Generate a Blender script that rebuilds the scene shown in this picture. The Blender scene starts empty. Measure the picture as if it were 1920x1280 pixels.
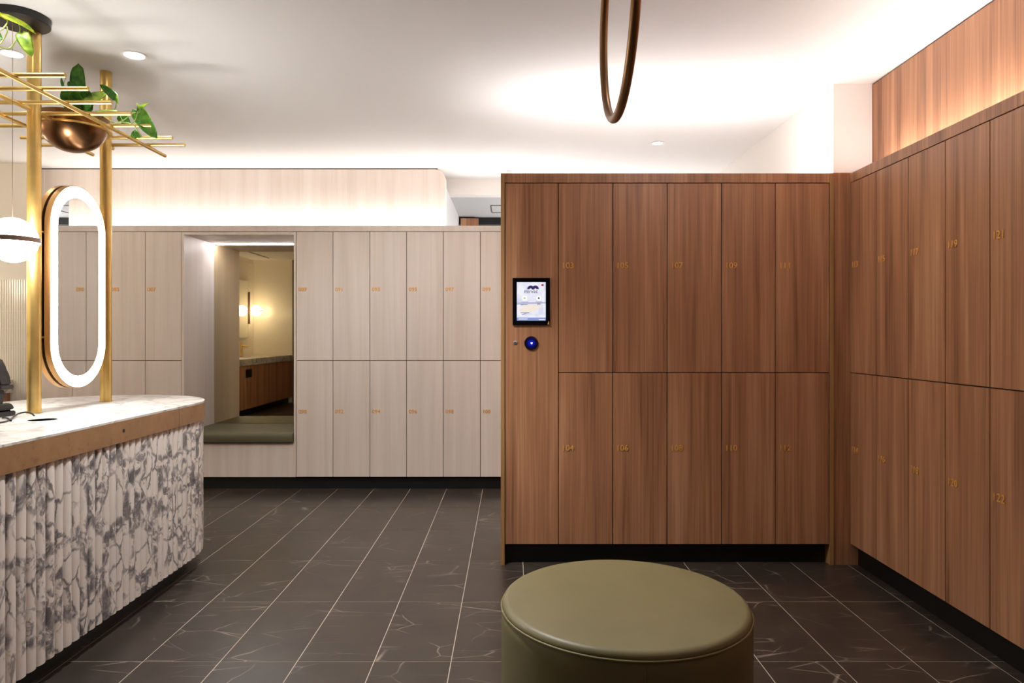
import bpy, bmesh, math, random
from mathutils import Vector, Matrix

random.seed(7)
SC = bpy.context.scene
COL = SC.collection
PI = math.pi

# ------------------------------------------------------------------ camera, world, exposure
EYE = 1.257            # lens height (m)
F = 1300.0             # focal length in pixels of the 1920 px wide frame
CX, CY = 958.0, 629.0  # vanishing point in the photograph
cam_d = bpy.data.cameras.new('camera')
cam_d.sensor_width = 36.0
cam_d.lens = 36.0 * F / 1920.0
cam_d.shift_x = (960 - CX) / 1920.0
cam_d.shift_y = -(640 - CY) / 1920.0
cam_d.clip_start = 0.02
cam = bpy.data.objects.new('camera', cam_d)
COL.objects.link(cam)
cam.location = (0, 0, EYE)
cam.rotation_euler = (PI / 2, 0, 0)
SC.camera = cam

SC.view_settings.view_transform = 'Standard'
SC.view_settings.look = 'None'
SC.view_settings.gamma = 1.0
SC.view_settings.use_curve_mapping = False
SC.view_settings.exposure = 2.3
SC.cycles.max_bounces = 14
SC.cycles.diffuse_bounces = 8
SC.cycles.glossy_bounces = 8
SC.cycles.sample_clamp_indirect = 8.0
SC.cycles.caustics_reflective = False
SC.cycles.caustics_refractive = False
SC.cycles.use_denoising = True

world = bpy.data.worlds.new('world')
SC.world = world
world.use_nodes = True
world.node_tree.nodes['Background'].inputs[0].default_value = (1.0, 0.9, 0.8, 1)
world.node_tree.nodes['Background'].inputs[1].default_value = 0.02

# light strengths (one place to tune)
L_COVE_WHITE = 5.9     # LED line on the pale lockers
L_COVE_BANK = 13.0       # LED line on the walnut bank
L_COVE_RIGHT = 11.5     # LED line on the side bank
L_GLOBE = 16.0
L_SCONCE = 5.2
L_PASSAGE_FILL = 44.0
L_RING = 4.5
L_NICHE = 24.0
W_DOWN = 16.0           # each ceiling downlight (W)
CEIL = 2.68

def px(x, y, d):
    """point seen at photograph pixel x, y at depth d"""
    return Vector(((x - CX) * d / F, d, EYE - (y - CY) * d / F))

# ------------------------------------------------------------------ materials
def lin(r, g, b):
    def f(c):
        c /= 255.0
        return c / 12.92 if c <= 0.04045 else ((c + 0.055) / 1.055) ** 2.4
    return (f(r), f(g), f(b), 1.0)

class NT:
    def __init__(s, name):
        s.m = bpy.data.materials.new(name)
        s.m.use_nodes = True
        s.t = s.m.node_tree
        s.b = s.t.nodes['Principled BSDF']
        s.o = s.t.nodes['Material Output']
    def n(s, typ, **kw):
        nd = s.t.nodes.new(typ)
        for k, v in kw.items():
            setattr(nd, k, v)
        return nd
    def l(s, a, b):
        s.t.links.new(a, b)
    def set(s, **kw):
        for k, v in kw.items():
            s.b.inputs[k.replace('_', ' ')].default_value = v
        return s
    def math(s, op, a, b=None, c=None):
        nd = s.n('ShaderNodeMath', operation=op)
        for i, v in enumerate((a, b, c)):
            if v is None: continue
            if isinstance(v, (int, float)): nd.inputs[i].default_value = v
            else: s.l(v, nd.inputs[i])
        return nd.outputs[0]
    def ramp(s, fac, stops):
        r = s.n('ShaderNodeValToRGB')
        e = r.color_ramp.elements
        while len(e) < len(stops): e.new(0.5)
        for k, (p, c) in enumerate(stops):
            e[k].position = p
            e[k].color = c if len(c) == 4 else (*c, 1)
        s.l(fac, r.inputs[0])
        return r.outputs[0]
    def noise(s, vec, scale, detail=4, rough=0.55, dist=0.0):
        nd = s.n('ShaderNodeTexNoise')
        nd.inputs['Scale'].default_value = scale
        nd.inputs['Detail'].default_value = detail
        nd.inputs['Roughness'].default_value = rough
        nd.inputs['Distortion'].default_value = dist
        if vec is not None: s.l(vec, nd.inputs['Vector'])
        return nd.outputs['Fac'], nd.outputs['Color']
    def mix(s, fac, a, b, blend='MIX'):
        nd = s.n('ShaderNodeMix', data_type='RGBA', blend_type=blend)
        for sock, v in ((nd.inputs[0], fac), (nd.inputs[6], a), (nd.inputs[7], b)):
            if isinstance(v, (int, float)): sock.default_value = v
            elif isinstance(v, tuple): sock.default_value = v
            else: s.l(v, sock)
        return nd.outputs[2]
    def bump(s, h, strength, dist=0.002):
        nd = s.n('ShaderNodeBump')
        nd.inputs['Strength'].default_value = strength
        nd.inputs['Distance'].default_value = dist
        s.l(h, nd.inputs['Height'])
        s.l(nd.outputs[0], s.b.inputs['Normal'])
    def pos(s):
        g = s.n('ShaderNodeNewGeometry')
        return g.outputs['Position']
    def rand(s):
        return s.n('ShaderNodeObjectInfo').outputs['Random']

def plain(name, col, rough=0.5, metal=0.0, spec=0.5):
    t = NT(name)
    t.set(Base_Color=col, Roughness=rough, Metallic=metal)
    t.b.inputs['Specular IOR Level'].default_value = spec
    return t.m

def emit(name, col, strength):
    t = NT(name)
    t.set(Base_Color=(0.8, 0.8, 0.8, 1), Roughness=0.4)
    t.b.inputs['Emission Color'].default_value = col
    t.b.inputs['Emission Strength'].default_value = strength
    return t.m

def grain(name, stops, fu, fz, fine, contrast_fine, rough, offs=23.0):
    """vertical-grain veneer; the grain runs along world z"""
    t = NT(name)
    sep = t.n('ShaderNodeSeparateXYZ')
    t.l(t.pos(), sep.inputs[0])
    u = t.math('ADD', sep.outputs[0], sep.outputs[1])
    r = t.math('MULTIPLY', t.rand(), offs)
    ur = t.math('ADD', u, r)
    c1 = t.n('ShaderNodeCombineXYZ')
    t.l(t.math('MULTIPLY', ur, fu), c1.inputs[0])
    t.l(t.math('MULTIPLY', sep.outputs[2], fz), c1.inputs[1])
    t.l(r, c1.inputs[2])
    n1, _ = t.noise(c1.outputs[0], 1.0, 3, 0.55, 0.5)
    c2 = t.n('ShaderNodeCombineXYZ')
    t.l(t.math('MULTIPLY', ur, fine), c2.inputs[0])
    t.l(t.math('MULTIPLY', sep.outputs[2], fz * 2.2), c2.inputs[1])
    t.l(r, c2.inputs[2])
    n2, _ = t.noise(c2.outputs[0], 1.0, 3, 0.6, 0.2)
    f = t.math('ADD', n1, t.math('MULTIPLY', t.math('SUBTRACT', n2, 0.5), contrast_fine))
    col = t.ramp(f, stops)
    t.l(col, t.b.inputs['Base Color'])
    t.set(Roughness=rough)
    t.bump(n2, 0.05, 0.001)
    return t.m

M = {}
M['walnut'] = grain('walnut_veneer', [(0.22, lin(126, 82, 56)), (0.42, lin(163, 113, 80)), (0.56, lin(177, 125, 89)), (0.76, lin(198, 147, 110))],
                    17.0, 0.6, 110.0, 0.62, 0.42)
M['ochre_edge'] = grain('ochre_edge_veneer', [(0.3, lin(150, 108, 62)), (0.7, lin(178, 134, 84))], 20, 0.8, 90, 0.4, 0.5)
M['ash'] = grain('pale_ash_laminate', [(0.3, lin(222, 207, 193)), (0.5, lin(230, 216, 204)), (0.7, lin(236, 223, 212))],
                 13.0, 0.5, 120.0, 0.35, 0.5)
M['black'] = plain('black_kickboard', lin(14, 12, 11), 0.45)
M['void'] = plain('dark_opening', (0.004, 0.004, 0.004, 1), 1.0, 0, 0.0)
M['plastic'] = plain('black_plastic', lin(18, 17, 18), 0.42)
M['screen_bezel'] = plain('black_glass_bezel', lin(10, 10, 14), 0.08)
M['numeral'] = plain('brass_numeral', lin(232, 172, 88), 0.4, 0.15)
M['brass'] = None
t = NT('brushed_brass')
sep = t.n('ShaderNodeSeparateXYZ'); t.l(t.pos(), sep.inputs[0])
nf, _ = t.noise(t.pos(), 9.0, 3)
t.l(t.ramp(nf, [(0.3, lin(214, 178, 104)), (0.7, lin(232, 198, 126))]), t.b.inputs['Base Color'])
t.set(Metallic=0.9, Roughness=0.33)
M['brass'] = t.m
M['rim'] = plain('satin_gold_rim', lin(205, 160, 105), 0.35, 0.85)
t = NT('aged_copper')
nf, _ = t.noise(t.pos(), 7.0, 6, 0.6, 0.6)
nb, _ = t.noise(t.pos(), 26.0, 5, 0.7, 0.3)
c = t.ramp(nf, [(0.3, lin(150, 112, 76)), (0.7, lin(170, 130, 92))])
c = t.mix(t.ramp(nb, [(0.56, (0, 0, 0)), (0.70, (0.6, 0.6, 0.6))]), c, lin(122, 82, 50))
t.l(c, t.b.inputs['Base Color']); t.set(Metallic=0.45, Roughness=0.42)
M['copper'] = t.m
t = NT('bronze_bowl')
nf, _ = t.noise(t.pos(), 6.0, 4)
t.l(t.ramp(nf, [(0.3, lin(128, 92, 62)), (0.7, lin(150, 110, 76))]), t.b.inputs['Base Color'])
t.set(Metallic=1.0, Roughness=0.27)
M['bronze'] = t.m
M['hoop'] = plain('dark_bronze_tube', lin(140, 104, 70), 0.36, 0.75)
M['ceiling'] = plain('ceiling_paint', lin(242, 238, 234), 0.85, 0, 0.2)
M['white'] = plain('white_wall_paint', lin(236, 229, 222), 0.8, 0, 0.2)
M['grey_paint'] = plain('grey_passage_paint', lin(196, 194, 192), 0.8, 0, 0.2)
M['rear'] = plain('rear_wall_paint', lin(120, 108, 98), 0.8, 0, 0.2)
M['grout'] = plain('pale_grout', lin(196, 182, 164), 0.85, 0, 0.2)
M['seal'] = plain('marble_white_edge', lin(235, 230, 222), 0.4)
M['mirror'] = plain('mirror_glass', (0.80, 0.79, 0.76, 1), 0.015, 1.0)
M['mirror_bronze'] = plain('mirror_glass_bronze', (0.60, 0.51, 0.34, 1), 0.015, 1.0)

t = NT('dark_stone_tile')
mp = t.n('ShaderNodeMapping')
mp.inputs['Rotation'].default_value = (0, 0, 0.5)
mp.inputs['Scale'].default_value = (1.0, 2.1, 1.0)
cmb = t.n('ShaderNodeCombineXYZ')
rr = t.math('MULTIPLY', t.rand(), 61.0)
t.l(rr, cmb.inputs[0]); t.l(t.math('MULTIPLY', rr, 0.37), cmb.inputs[1]); t.l(rr, cmb.inputs[2])
va = t.n('ShaderNodeVectorMath', operation='ADD')
t.l(t.pos(), va.inputs[0]); t.l(cmb.outputs[0], va.inputs[1])
t.l(va.outputs[0], mp.inputs['Vector'])
_, nc = t.noise(mp.outputs[0], 3.0, 3)
vd = t.n('ShaderNodeVectorMath', operation='MULTIPLY_ADD')
t.l(nc, vd.inputs[0]); vd.inputs[1].default_value = (0.07, 0.07, 0.04); t.l(mp.outputs[0], vd.inputs[2])
vo = t.n('ShaderNodeTexVoronoi', feature='DISTANCE_TO_EDGE'); vo.inputs['Scale'].default_value = 2.3
t.l(vd.outputs[0], vo.inputs['Vector'])
v1 = t.ramp(vo.outputs['Distance'], [(0.0, (0.75, 0.75, 0.75)), (0.005, (0.3, 0.3, 0.3)), (0.011, (0, 0, 0))])
nm, _ = t.noise(va.outputs[0], 4.2, 2)
m1 = t.ramp(nm, [(0.48, (0, 0, 0)), (0.68, (1, 1, 1))])
vein = t.mix(1.0, v1, m1, 'MULTIPLY')
# second family of fine straight hairlines
mp2 = t.n('ShaderNodeMapping'); mp2.inputs['Rotation'].default_value = (0, 0, -0.35); mp2.inputs['Scale'].default_value = (1.1, 6.5, 1)
t.l(va.outputs[0], mp2.inputs['Vector'])
vo2 = t.n('ShaderNodeTexVoronoi', feature='DISTANCE_TO_EDGE'); vo2.inputs['Scale'].default_value = 1.5
t.l(mp2.outputs[0], vo2.inputs['Vector'])
v2 = t.ramp(vo2.outputs['Distance'], [(0.0, (0.5, 0.5, 0.5)), (0.016, (0, 0, 0))])
nm2, _ = t.noise(va.outputs[0], 3.1, 2)
v2 = t.mix(1.0, v2, t.ramp(nm2, [(0.5, (0, 0, 0)), (0.65, (1, 1, 1))]), 'MULTIPLY')
vein = t.mix(1.0, vein, v2, 'ADD')
nb, _ = t.noise(va.outputs[0], 5.0, 6, 0.65)
base = t.ramp(nb, [(0.3, lin(50, 43, 38)), (0.7, lin(65, 57, 49))])
col = t.mix(vein, base, lin(182, 166, 148))
t.l(col, t.b.inputs['Base Color']); t.set(Roughness=0.3)
M['tile'] = t.m

def marble(name, white, greys, scale, zsq, dense):
    t = NT(name)
    mp = t.n('ShaderNodeMapping'); mp.inputs['Scale'].default_value = (1, 1, zsq); mp.inputs['Rotation'].default_value = (0.25, 0.3, 0.2)
    t.l(t.pos(), mp.inputs['Vector'])
    _, nc = t.noise(mp.outputs[0], scale * 0.9, 5, 0.6)
    vd = t.n('ShaderNodeVectorMath', operation='MULTIPLY_ADD')
    t.l(nc, vd.inputs[0]); k = 1.0 / scale; vd.inputs[1].default_value = (k * 0.9,) * 3; t.l(mp.outputs[0], vd.inputs[2])
    vo = t.n('ShaderNodeTexVoronoi', feature='DISTANCE_TO_EDGE'); vo.inputs['Scale'].default_value = scale
    t.l(vd.outputs[0], vo.inputs['Vector'])
    nw, _ = t.noise(mp.outputs[0], scale * 0.7, 3)
    d = t.math('SUBTRACT', vo.outputs['Distance'], t.math('MULTIPLY', t.math('SUBTRACT', nw, 0.46), 0.42))
    big = t.ramp(d, [(0.0, (1, 1, 1)), (0.045, (0.75, 0.75, 0.75)), (0.085, (0, 0, 0))])
    # fine broken vein texture inside the dark bands
    n3, _ = t.noise(mp.outputs[0], scale * 4.2, 6, 0.68, 0.7)
    fine = t.ramp(n3, [(0.40, greys[0]), (0.49, greys[1]), (0.56, white)])
    vo2 = t.n('ShaderNodeTexVoronoi', feature='DISTANCE_TO_EDGE'); vo2.inputs['Scale'].default_value = scale * 2.0
    t.l(vd.outputs[0], vo2.inputs['Vector'])
    thin = t.ramp(vo2.outputs['Distance'], [(0.0, (0.9, 0.9, 0.9)), (0.03, (0.6, 0.6, 0.6)), (0.065, (0, 0, 0))])
    nm, _ = t.noise(mp.outputs[0], scale * 0.8, 3)
    thin = t.mix(1.0, thin, t.ramp(nm, [(0.37, (0, 0, 0)), (0.5, (1, 1, 1))]), 'MULTIPLY')
    nb, _ = t.noise(mp.outputs[0], scale * 0.5, 4)
    base = t.ramp(nb, [(0.3, white), (0.7, tuple(c * 0.9 for c in white[:3]) + (1,))])
    col = t.mix(thin, base, greys[0])
    bigs = t.math('MULTIPLY', big, dense)
    col = t.mix(bigs, col, fine)
    t.l(col, t.b.inputs['Base Color']); t.set(Roughness=0.3)
    return t.m
M['marble'] = marble('grey_veined_marble', lin(226, 214, 203), (lin(84, 79, 81), lin(130, 122, 121)), 5.2, 0.74, 0.9)
M['marble_top'] = marble('soft_veined_marble_top', lin(206, 200, 192), (lin(138, 130, 122), lin(170, 162, 154)), 2.6, 1.0, 0.6)
M['marble_vanity'] = marble('vanity_marble', lin(222, 212, 200), (lin(120, 110, 100), lin(165, 155, 145)), 3.5, 1.0, 0.9)

t = NT('olive_leather')
nl, _ = t.noise(t.pos(), 260.0, 3)
nl2, _ = t.noise(t.pos(), 5.0, 4)
t.l(t.ramp(nl2, [(0.3, lin(112, 103, 68)), (0.7, lin(120, 110, 74))]), t.b.inputs['Base Color'])
t.set(Roughness=0.46); t.bump(nl, 0.08, 0.0006)
M['leather'] = t.m
M['piping'] = plain('olive_leather_piping', lin(128, 116, 74), 0.45)
M['cushion'] = plain('dark_olive_cushion', lin(96, 90, 66), 0.55)

M['led_white'] = emit('led_cove_white', (0.93, 0.965, 1.0, 1), L_COVE_WHITE)
M['led_bank'] = emit('led_cove_bank', (0.93, 0.965, 1.0, 1), L_COVE_BANK)
M['led_right'] = emit('led_cove_side', (1.0, 0.97, 0.96, 1), L_COVE_RIGHT)
M['led_niche'] = emit('led_niche', (0.90, 0.93, 1.0, 1), L_NICHE)
M['ring'] = emit('mirror_ring_light', (0.97, 0.98, 1.0, 1), L_RING)
M['globe'] = emit('opal_globe', (1.0, 0.98, 0.94, 1), L_GLOBE)
M['globe_wash'] = emit('opal_globe_wash', (1.0, 0.92, 0.78, 1), L_SCONCE)
M['globe_passage_fill'] = emit('opal_globe_passage_fill', (0.95, 0.97, 1.0, 1), L_PASSAGE_FILL)
M['lamp'] = emit('downlight_lens', (1.0, 0.94, 0.88, 1), 8.0)
M['trim_white'] = plain('white_metal_trim', lin(235, 233, 230), 0.35)
M['reflector'] = plain('silver_reflector', lin(215, 218, 225), 0.2, 0.9)
M['ring_dark'] = plain('umber_metal_band', lin(150, 124, 108), 0.4, 0.6)
M['ceramic'] = plain('cream_glazed_tile', lin(238, 230, 214), 0.18)
M['cream'] = plain('cream_panel', lin(236, 227, 213), 0.55)

def leafmat(name, a, b, cdark):
    t = NT(name)
    n1, _ = t.noise(t.pos(), 28.0, 4, 0.6, 0.6)
    t.l(t.ramp(n1, [(0.32, cdark), (0.5, a), (0.68, b)]), t.b.inputs['Base Color'])
    t.set(Roughness=0.35)
    t.b.inputs['Subsurface Weight'].default_value = 0.0
    return t.m
M['leaf'] = leafmat('green_leaf', lin(104, 156, 58), lin(150, 190, 84), lin(72, 122, 44))
M['leaf_dark'] = leafmat('dark_green_leaf', lin(92, 148, 60), lin(122, 172, 72), lin(66, 114, 46))
M['leaf_lime'] = leafmat('lime_leaf', lin(176, 206, 76), lin(208, 224, 104), lin(120, 164, 58))
M['leaf_bright'] = leafmat('yellow_lime_leaf', lin(205, 215, 70), lin(232, 232, 120), lin(150, 190, 50))
M['stem'] = plain('pale_green_stem', lin(168, 182, 106), 0.5)
M['soil'] = plain('dark_soil', lin(48, 36, 26), 0.95)

# ------------------------------------------------------------------ object helpers
ORG = {}
def tag(o, label, cat, group=None):
    o['label'] = label; o['category'] = cat
    if group: o['group'] = group
    return o

def thing(name, label, cat, loc=(0, 0, 0), group=None, rz=0.0):
    o = bpy.data.objects.new(name, None)
    o.empty_display_size = 0.05
    COL.objects.link(o)
    o.location = loc
    o.rotation_euler = (0, 0, rz)
    ORG[o] = Vector(loc)
    return tag(o, label, cat, group)

def finish(bm, name, mat, smooth=None):
    me = bpy.data.meshes.new(name)
    bmesh.ops.recalc_face_normals(bm, faces=bm.faces[:])
    bm.to_mesh(me); bm.free()
    if mat is not None:
        me.materials.append(M[mat] if isinstance(mat, str) else mat)
    if smooth is not None:
        for p in me.polygons: p.use_smooth = True
        if smooth < 180:
            try: me.set_sharp_from_angle(angle=math.radians(smooth))
            except Exception: pass
    return me

def link(name, me, parent=None, loc=(0, 0, 0), rot=None):
    o = bpy.data.objects.new(name, me)
    COL.objects.link(o)
    if parent is not None: o.parent = parent
    o.location = loc
    if rot is not None: o.rotation_euler = rot
    return o

def obj(name, bm, mat, parent=None, smooth=None, label=None):
    """bm is in world coordinates; the object is linked under parent (an unrotated Empty or mesh)"""
    if parent is not None:
        bmesh.ops.translate(bm, verts=bm.verts[:], vec=-ORG[parent])
        o = link(name, finish(bm, name, mat, smooth), parent)
        ORG[o] = ORG[parent]
    else:
        vs = [v.co for v in bm.verts]
        c = Vector(((min(v.x for v in vs) + max(v.x for v in vs)) / 2, (min(v.y for v in vs) + max(v.y for v in vs)) / 2, min(v.z for v in vs)))
        bmesh.ops.translate(bm, verts=bm.verts[:], vec=-c)
        o = link(name, finish(bm, name, mat, smooth), None, c)
        ORG[o] = c
    if label: o['label'] = label
    return o

def struct(name, bm, mat, smooth=None):
    o = obj(name, bm, mat, None, smooth)
    o['kind'] = 'structure'
    return o

def box(x0, x1, y0, y1, z0, z1, bev=0.0, bm=None):
    bm2 = bmesh.new()
    bmesh.ops.create_cube(bm2, size=1.0)
    for v in bm2.verts:
        v.co = Vector((x0 + (v.co.x + 0.5) * (x1 - x0), y0 + (v.co.y + 0.5) * (y1 - y0), z0 + (v.co.z + 0.5) * (z1 - z0)))
    if bev > 0:
        bmesh.ops.bevel(bm2, geom=bm2.edges[:], offset=bev, segments=1, affect='EDGES', clamp_overlap=True)
    return join(bm, bm2)

def join(bm, bm2):
    if bm is None: return bm2
    me = bpy.data.meshes.new('tmp'); bm2.to_mesh(me); bm2.free()
    bm.from_mesh(me); bpy.data.meshes.remove(me)
    return bm

def frame_of(d):
    d = d.normalized()
    up = Vector((0, 0, 1)) if abs(d.z) < 0.9 else Vector((1, 0, 0))
    a = d.cross(up).normalized()
    return a, a.cross(d).normalized()

def tube(pts, r, n=12, bm=None, closed=False, caps=True, r1=None):
    bm = bm or bmesh.new()
    pts = [Vector(p) for p in pts]
    rings = []
    N = len(pts)
    a = b = None
    for i, p in enumerate(pts):
        if closed: d = pts[(i + 1) % N] - pts[i - 1]
        else: d = pts[min(i + 1, N - 1)] - pts[max(i - 1, 0)]
        if a is None: a, b = frame_of(d)
        else:
            d = d.normalized()
            a = (a - d * a.dot(d)).normalized(); b = a.cross(d).normalized()
        rr = r if r1 is None else r + (r1 - r) * i / max(1, N - 1)
        rings.append([bm.verts.new(p + (a * math.cos(2 * PI * k / n) + b * math.sin(2 * PI * k / n)) * rr) for k in range(n)])
    for i in range(N if closed else N - 1):
        A, B = rings[i], rings[(i + 1) % N]
        off = 0
        if closed and i == N - 1:
            off = min(range(n), key=lambda k: (A[0].co - B[k].co).length)
        for k in range(n):
            bm.faces.new((A[k], A[(k + 1) % n], B[(k + 1 + off) % n], B[(k + off) % n]))
    if caps and not closed:
        bm.faces.new(rings[0][::-1]); bm.faces.new(rings[-1])
    return bm

def lathe(cx, cy, prof, n=64, bm=None, axis='z'):
    """prof: list of (radius, height); closed with fans where radius is 0"""
    bm = bm or bmesh.new()
    rings = []
    for r, z in prof:
        if r < 1e-6: rings.append([bm.verts.new((cx, cy, z))])
        else: rings.append([bm.verts.new((cx + r * math.cos(2 * PI * k / n), cy + r * math.sin(2 * PI * k / n), z)) for k in range(n)])
    for A, B in zip(rings, rings[1:]):
        for k in range(n):
            a0, a1 = A[k % len(A)], A[(k + 1) % len(A)]
            b0, b1 = B[k % len(B)], B[(k + 1) % len(B)]
            f = []
            for v in (a0, a1, b1, b0):
                if v not in f: f.append(v)
            if len(f) >= 3: bm.faces.new(f)
    return bm

def ball(c, r, nu=32, nv=16, z0=-1.0, z1=1.0, bm=None):
    t0, t1 = math.asin(z0), math.asin(z1)
    prof = [(max(0.0, r * math.cos(t0 + (t1 - t0) * i / nv)), c[2] + r * math.sin(t0 + (t1 - t0) * i / nv)) for i in range(nv + 1)]
    prof = [(q if q > 1e-5 else 0.0, z) for q, z in prof]
    return lathe(c[0], c[1], prof, nu, bm)

def prism(outline, z0, z1, bm=None):
    """outline: list of (x, y)"""
    bm = bm or bmesh.new()
    lo = [bm.verts.new((x, y, z0)) for x, y in outline]
    hi = [bm.verts.new((x, y, z1)) for x, y in outline]
    n = len(outline)
    for i in range(n):
        bm.faces.new((lo[i], lo[(i + 1) % n], hi[(i + 1) % n], hi[i]))
    bm.faces.new(lo[::-1]); bm.faces.new(hi)
    return bm

def text_mesh(s, height, extrude, mat, name, bold=0.0, spacing=1.0):
    cu = bpy.data.curves.new('txt', 'FONT')
    cu.body = s; cu.size = height / 0.73; cu.extrude = extrude; cu.offset = bold; cu.space_character = spacing
    cu.resolution_u = 3
    o = bpy.data.objects.new('txt', cu); COL.objects.link(o)
    dg = bpy.context.evaluated_depsgraph_get()
    me = bpy.data.meshes.new_from_object(o.evaluated_get(dg))
    bpy.data.objects.remove(o); bpy.data.curves.remove(cu)
    me.name = name
    me.transform(Matrix.Rotation(PI / 2, 4, 'X'))
    me.materials.clear(); me.materials.append(M[mat])
    return me

# ------------------------------------------------------------------ room shell
D_BANK = 3.80          # face of the walnut bank
X_SIDE = 1.86          # face of the walnut side bank
D_PALE = 5.65          # face of the pale lockers
D_FAS = 5.89           # pale fascia over them
TOP = 2.146
XL, XR, YB, YF = -4.85, 2.12, -2.6, 7.6

floor = struct('floor', box(XL - 0.1, XR + 0.1, YB - 0.1, YF + 0.1, -0.12, -0.001), 'grout')
struct('ceiling', box(XL - 0.1, XR + 0.1, YB - 0.1, 6.30, CEIL, CEIL + 0.1), 'ceiling')
struct('wall_left', box(XL - 0.1, XL, YB, YF, 0, CEIL), 'cream')
struct('wall_right', box(XR, XR + 0.1, YB, YF, 0, CEIL), 'white')
struct('wall_rear', box(XL, XR, YB - 0.1, YB, 0, CEIL), 'rear')
# passage beyond the pale lockers
struct('wall_bulkhead', box(-0.63, XR, 6.30, 6.42, 2.536, CEIL + 0.1), 'white')
lowc = struct('ceiling_passage', box(-0.63, XR, 6.42, YF, 2.536, 2.60), 'grey_paint')
hatch = bmesh.new()
hp0, hp1 = px(922, 391, 7.0), px(990, 404, 7.3)
for (a, b, c, d) in ((-0.20, 0.30, 6.80, 6.808), (-0.20, 0.30, 7.192, 7.2), (-0.20, -0.192, 6.80, 7.2), (0.292, 0.30, 6.80, 7.2)):
    hatch = box(a, b, c, d, 2.530, 2.5355, bm=hatch)
obj('access_hatch', hatch, 'rear', lowc)
struct('wall_far', box(XL, XR, YF, YF + 0.1, 0, 2.60), 'grey_paint')
struct('wall_passage', box(-0.63, -0.56, 5.99, YF, TOP, 2.536), 'grey_paint')
struct('trim_1', box(-0.56, XR, 7.50, YF, 2.462, 2.534), 'black')
wp = struct('trim_2', box(-0.66 + 0.12, -0.35, 7.44, 7.50, 2.40, 2.515), 'walnut')
# white pier behind the walnut bank
struct('wall_pier', box(1.824, XR, 3.92, YF, 0, CEIL), 'white')

# pale fascia over the pale lockers: rounded upper corner, dark shadow line on top
fx0, fx1 = -4.30, -0.557
out = [(fx0, TOP + 0.006), (fx1, TOP + 0.006)]
rc = 0.085
for k in range(7):
    a = k / 6 * PI / 2
    out.append((fx1 - rc + rc * math.cos(a), 2.668 - rc + rc * math.sin(a)))
out.append((fx0, 2.668))
def xz_prism(outline, y0, y1, bm=None):
    b2 = prism([(x, z) for x, z in outline], 0, 1)
    for v in b2.verts:
        v.co = Vector((v.co.x, y0 + v.co.z * (y1 - y0), v.co.y))
    return join(bm, b2)
fas = struct('wall_fascia', xz_prism(out, D_FAS, D_FAS + 0.10), 'ash')
b = bmesh.new()
for k in range(0, 4):
    xx = px((83, 212, 385, 563)[k], 300, D_FAS).x
    b = box(xx - 0.0012, xx + 0.0012, D_FAS - 0.0012, D_FAS + 0.002, TOP + 0.02, 2.66, bm=b)
obj('panel_joint', b, 'cream', fas)
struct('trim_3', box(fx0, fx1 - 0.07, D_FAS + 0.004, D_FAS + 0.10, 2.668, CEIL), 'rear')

# walnut fascia over the side bank
struct('wall_fascia_side', box(2.042, XR, 0.2, 3.92, TOP, 2.672), 'walnut')
struct('trim_4', box(2.050, XR, 0.2, 3.92, 2.672, CEIL), 'black')

# ------------------------------------------------------------------ floor tiles
TX, TY = 0.2972, 0.601
GX0, GY0 = -0.231, 2.676
g = 0.0019
tm = {}
def tile_mesh(w, h):
    b = box(g, w - g, g, h - g, -0.008, 0.0)
    return finish(b, 'tile', 'tile')
tile_me = tile_mesh(TX, TY)
rest = bmesh.new()
n_t = 0
for i in range(-16, 9):
    for j in range(-9, 8):
        x0, y0 = GX0 + i * TX, GY0 + j * TY
        if x0 + TX < XL or y0 + TY < YB or x0 > XR or y0 > YF: continue
        near = (-1.80 < x0 + TX and x0 < 1.92 and y0 + TY > 1.6 and y0 < 5.70)
        if near:
            o = link('tile', tile_me, floor, Vector((x0, y0, 0)) - ORG[floor])
            n_t += 1
        else:
            rest = box(x0 + g, x0 + TX - g, y0 + g, y0 + TY - g, -0.008, 0.0, bm=rest) if False else rest
            v = [rest.verts.new(p) for p in ((x0 + g, y0 + g, 0), (x0 + TX - g, y0 + g, 0), (x0 + TX - g, y0 + TY - g, 0), (x0 + g, y0 + TY - g, 0),
                                             (x0 + g, y0 + g, -.008), (x0 + TX - g, y0 + g, -.008), (x0 + TX - g, y0 + TY - g, -.008), (x0 + g, y0 + TY - g, -.008))]
            for f in ((0, 1, 2, 3), (0, 4, 5, 1), (1, 5, 6, 2), (2, 6, 7, 3), (3, 7, 4, 0)):
                rest.faces.new([v[q] for q in f])
ro = obj('tile_field', rest, 'tile', floor)
ro['kind'] = 'stuff'

# ------------------------------------------------------------------ lockers
GAP = 0.0023
door_cache = {}
def door_mesh(w, h, mat):
    key = (round(w, 4), round(h, 4), mat)
    if key not in door_cache:
        door_cache[key] = finish(box(GAP, w - GAP, 0, 0.019, GAP, h - GAP, 0.0008), 'door', mat)
    return door_cache[key]
case_cache = {}
def case_mesh(w, h, depth):
    key = (round(w, 4), round(h, 4), round(depth, 3))
    if key not in case_cache:
        b = box(0.0005, w - 0.0005, 0.019, depth, 0.0005, h - 0.0005)
        case_cache[key] = finish(b, 'carcass', 'black')
    return case_cache[key]

def locker(name, label, origin, rz, w, h, mat, num=None, num_z=0.0, depth=0.5, group=None):
    t = thing(name, label, 'locker', origin, group, rz)
    link('carcass', case_mesh(w, h, depth), t)
    d = link('door', door_mesh(w, h, mat), t)
    if num:
        me = text_mesh(num, 0.032, 0.0015, 'numeral', 'number', 0.0006, 1.05)
        link('number', me, d, (0.0175, -0.0015, num_z - origin[2] - 0.016))
    return t

Z0, ZM, Z1 = 0.113, 1.0545, 2.093
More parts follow.
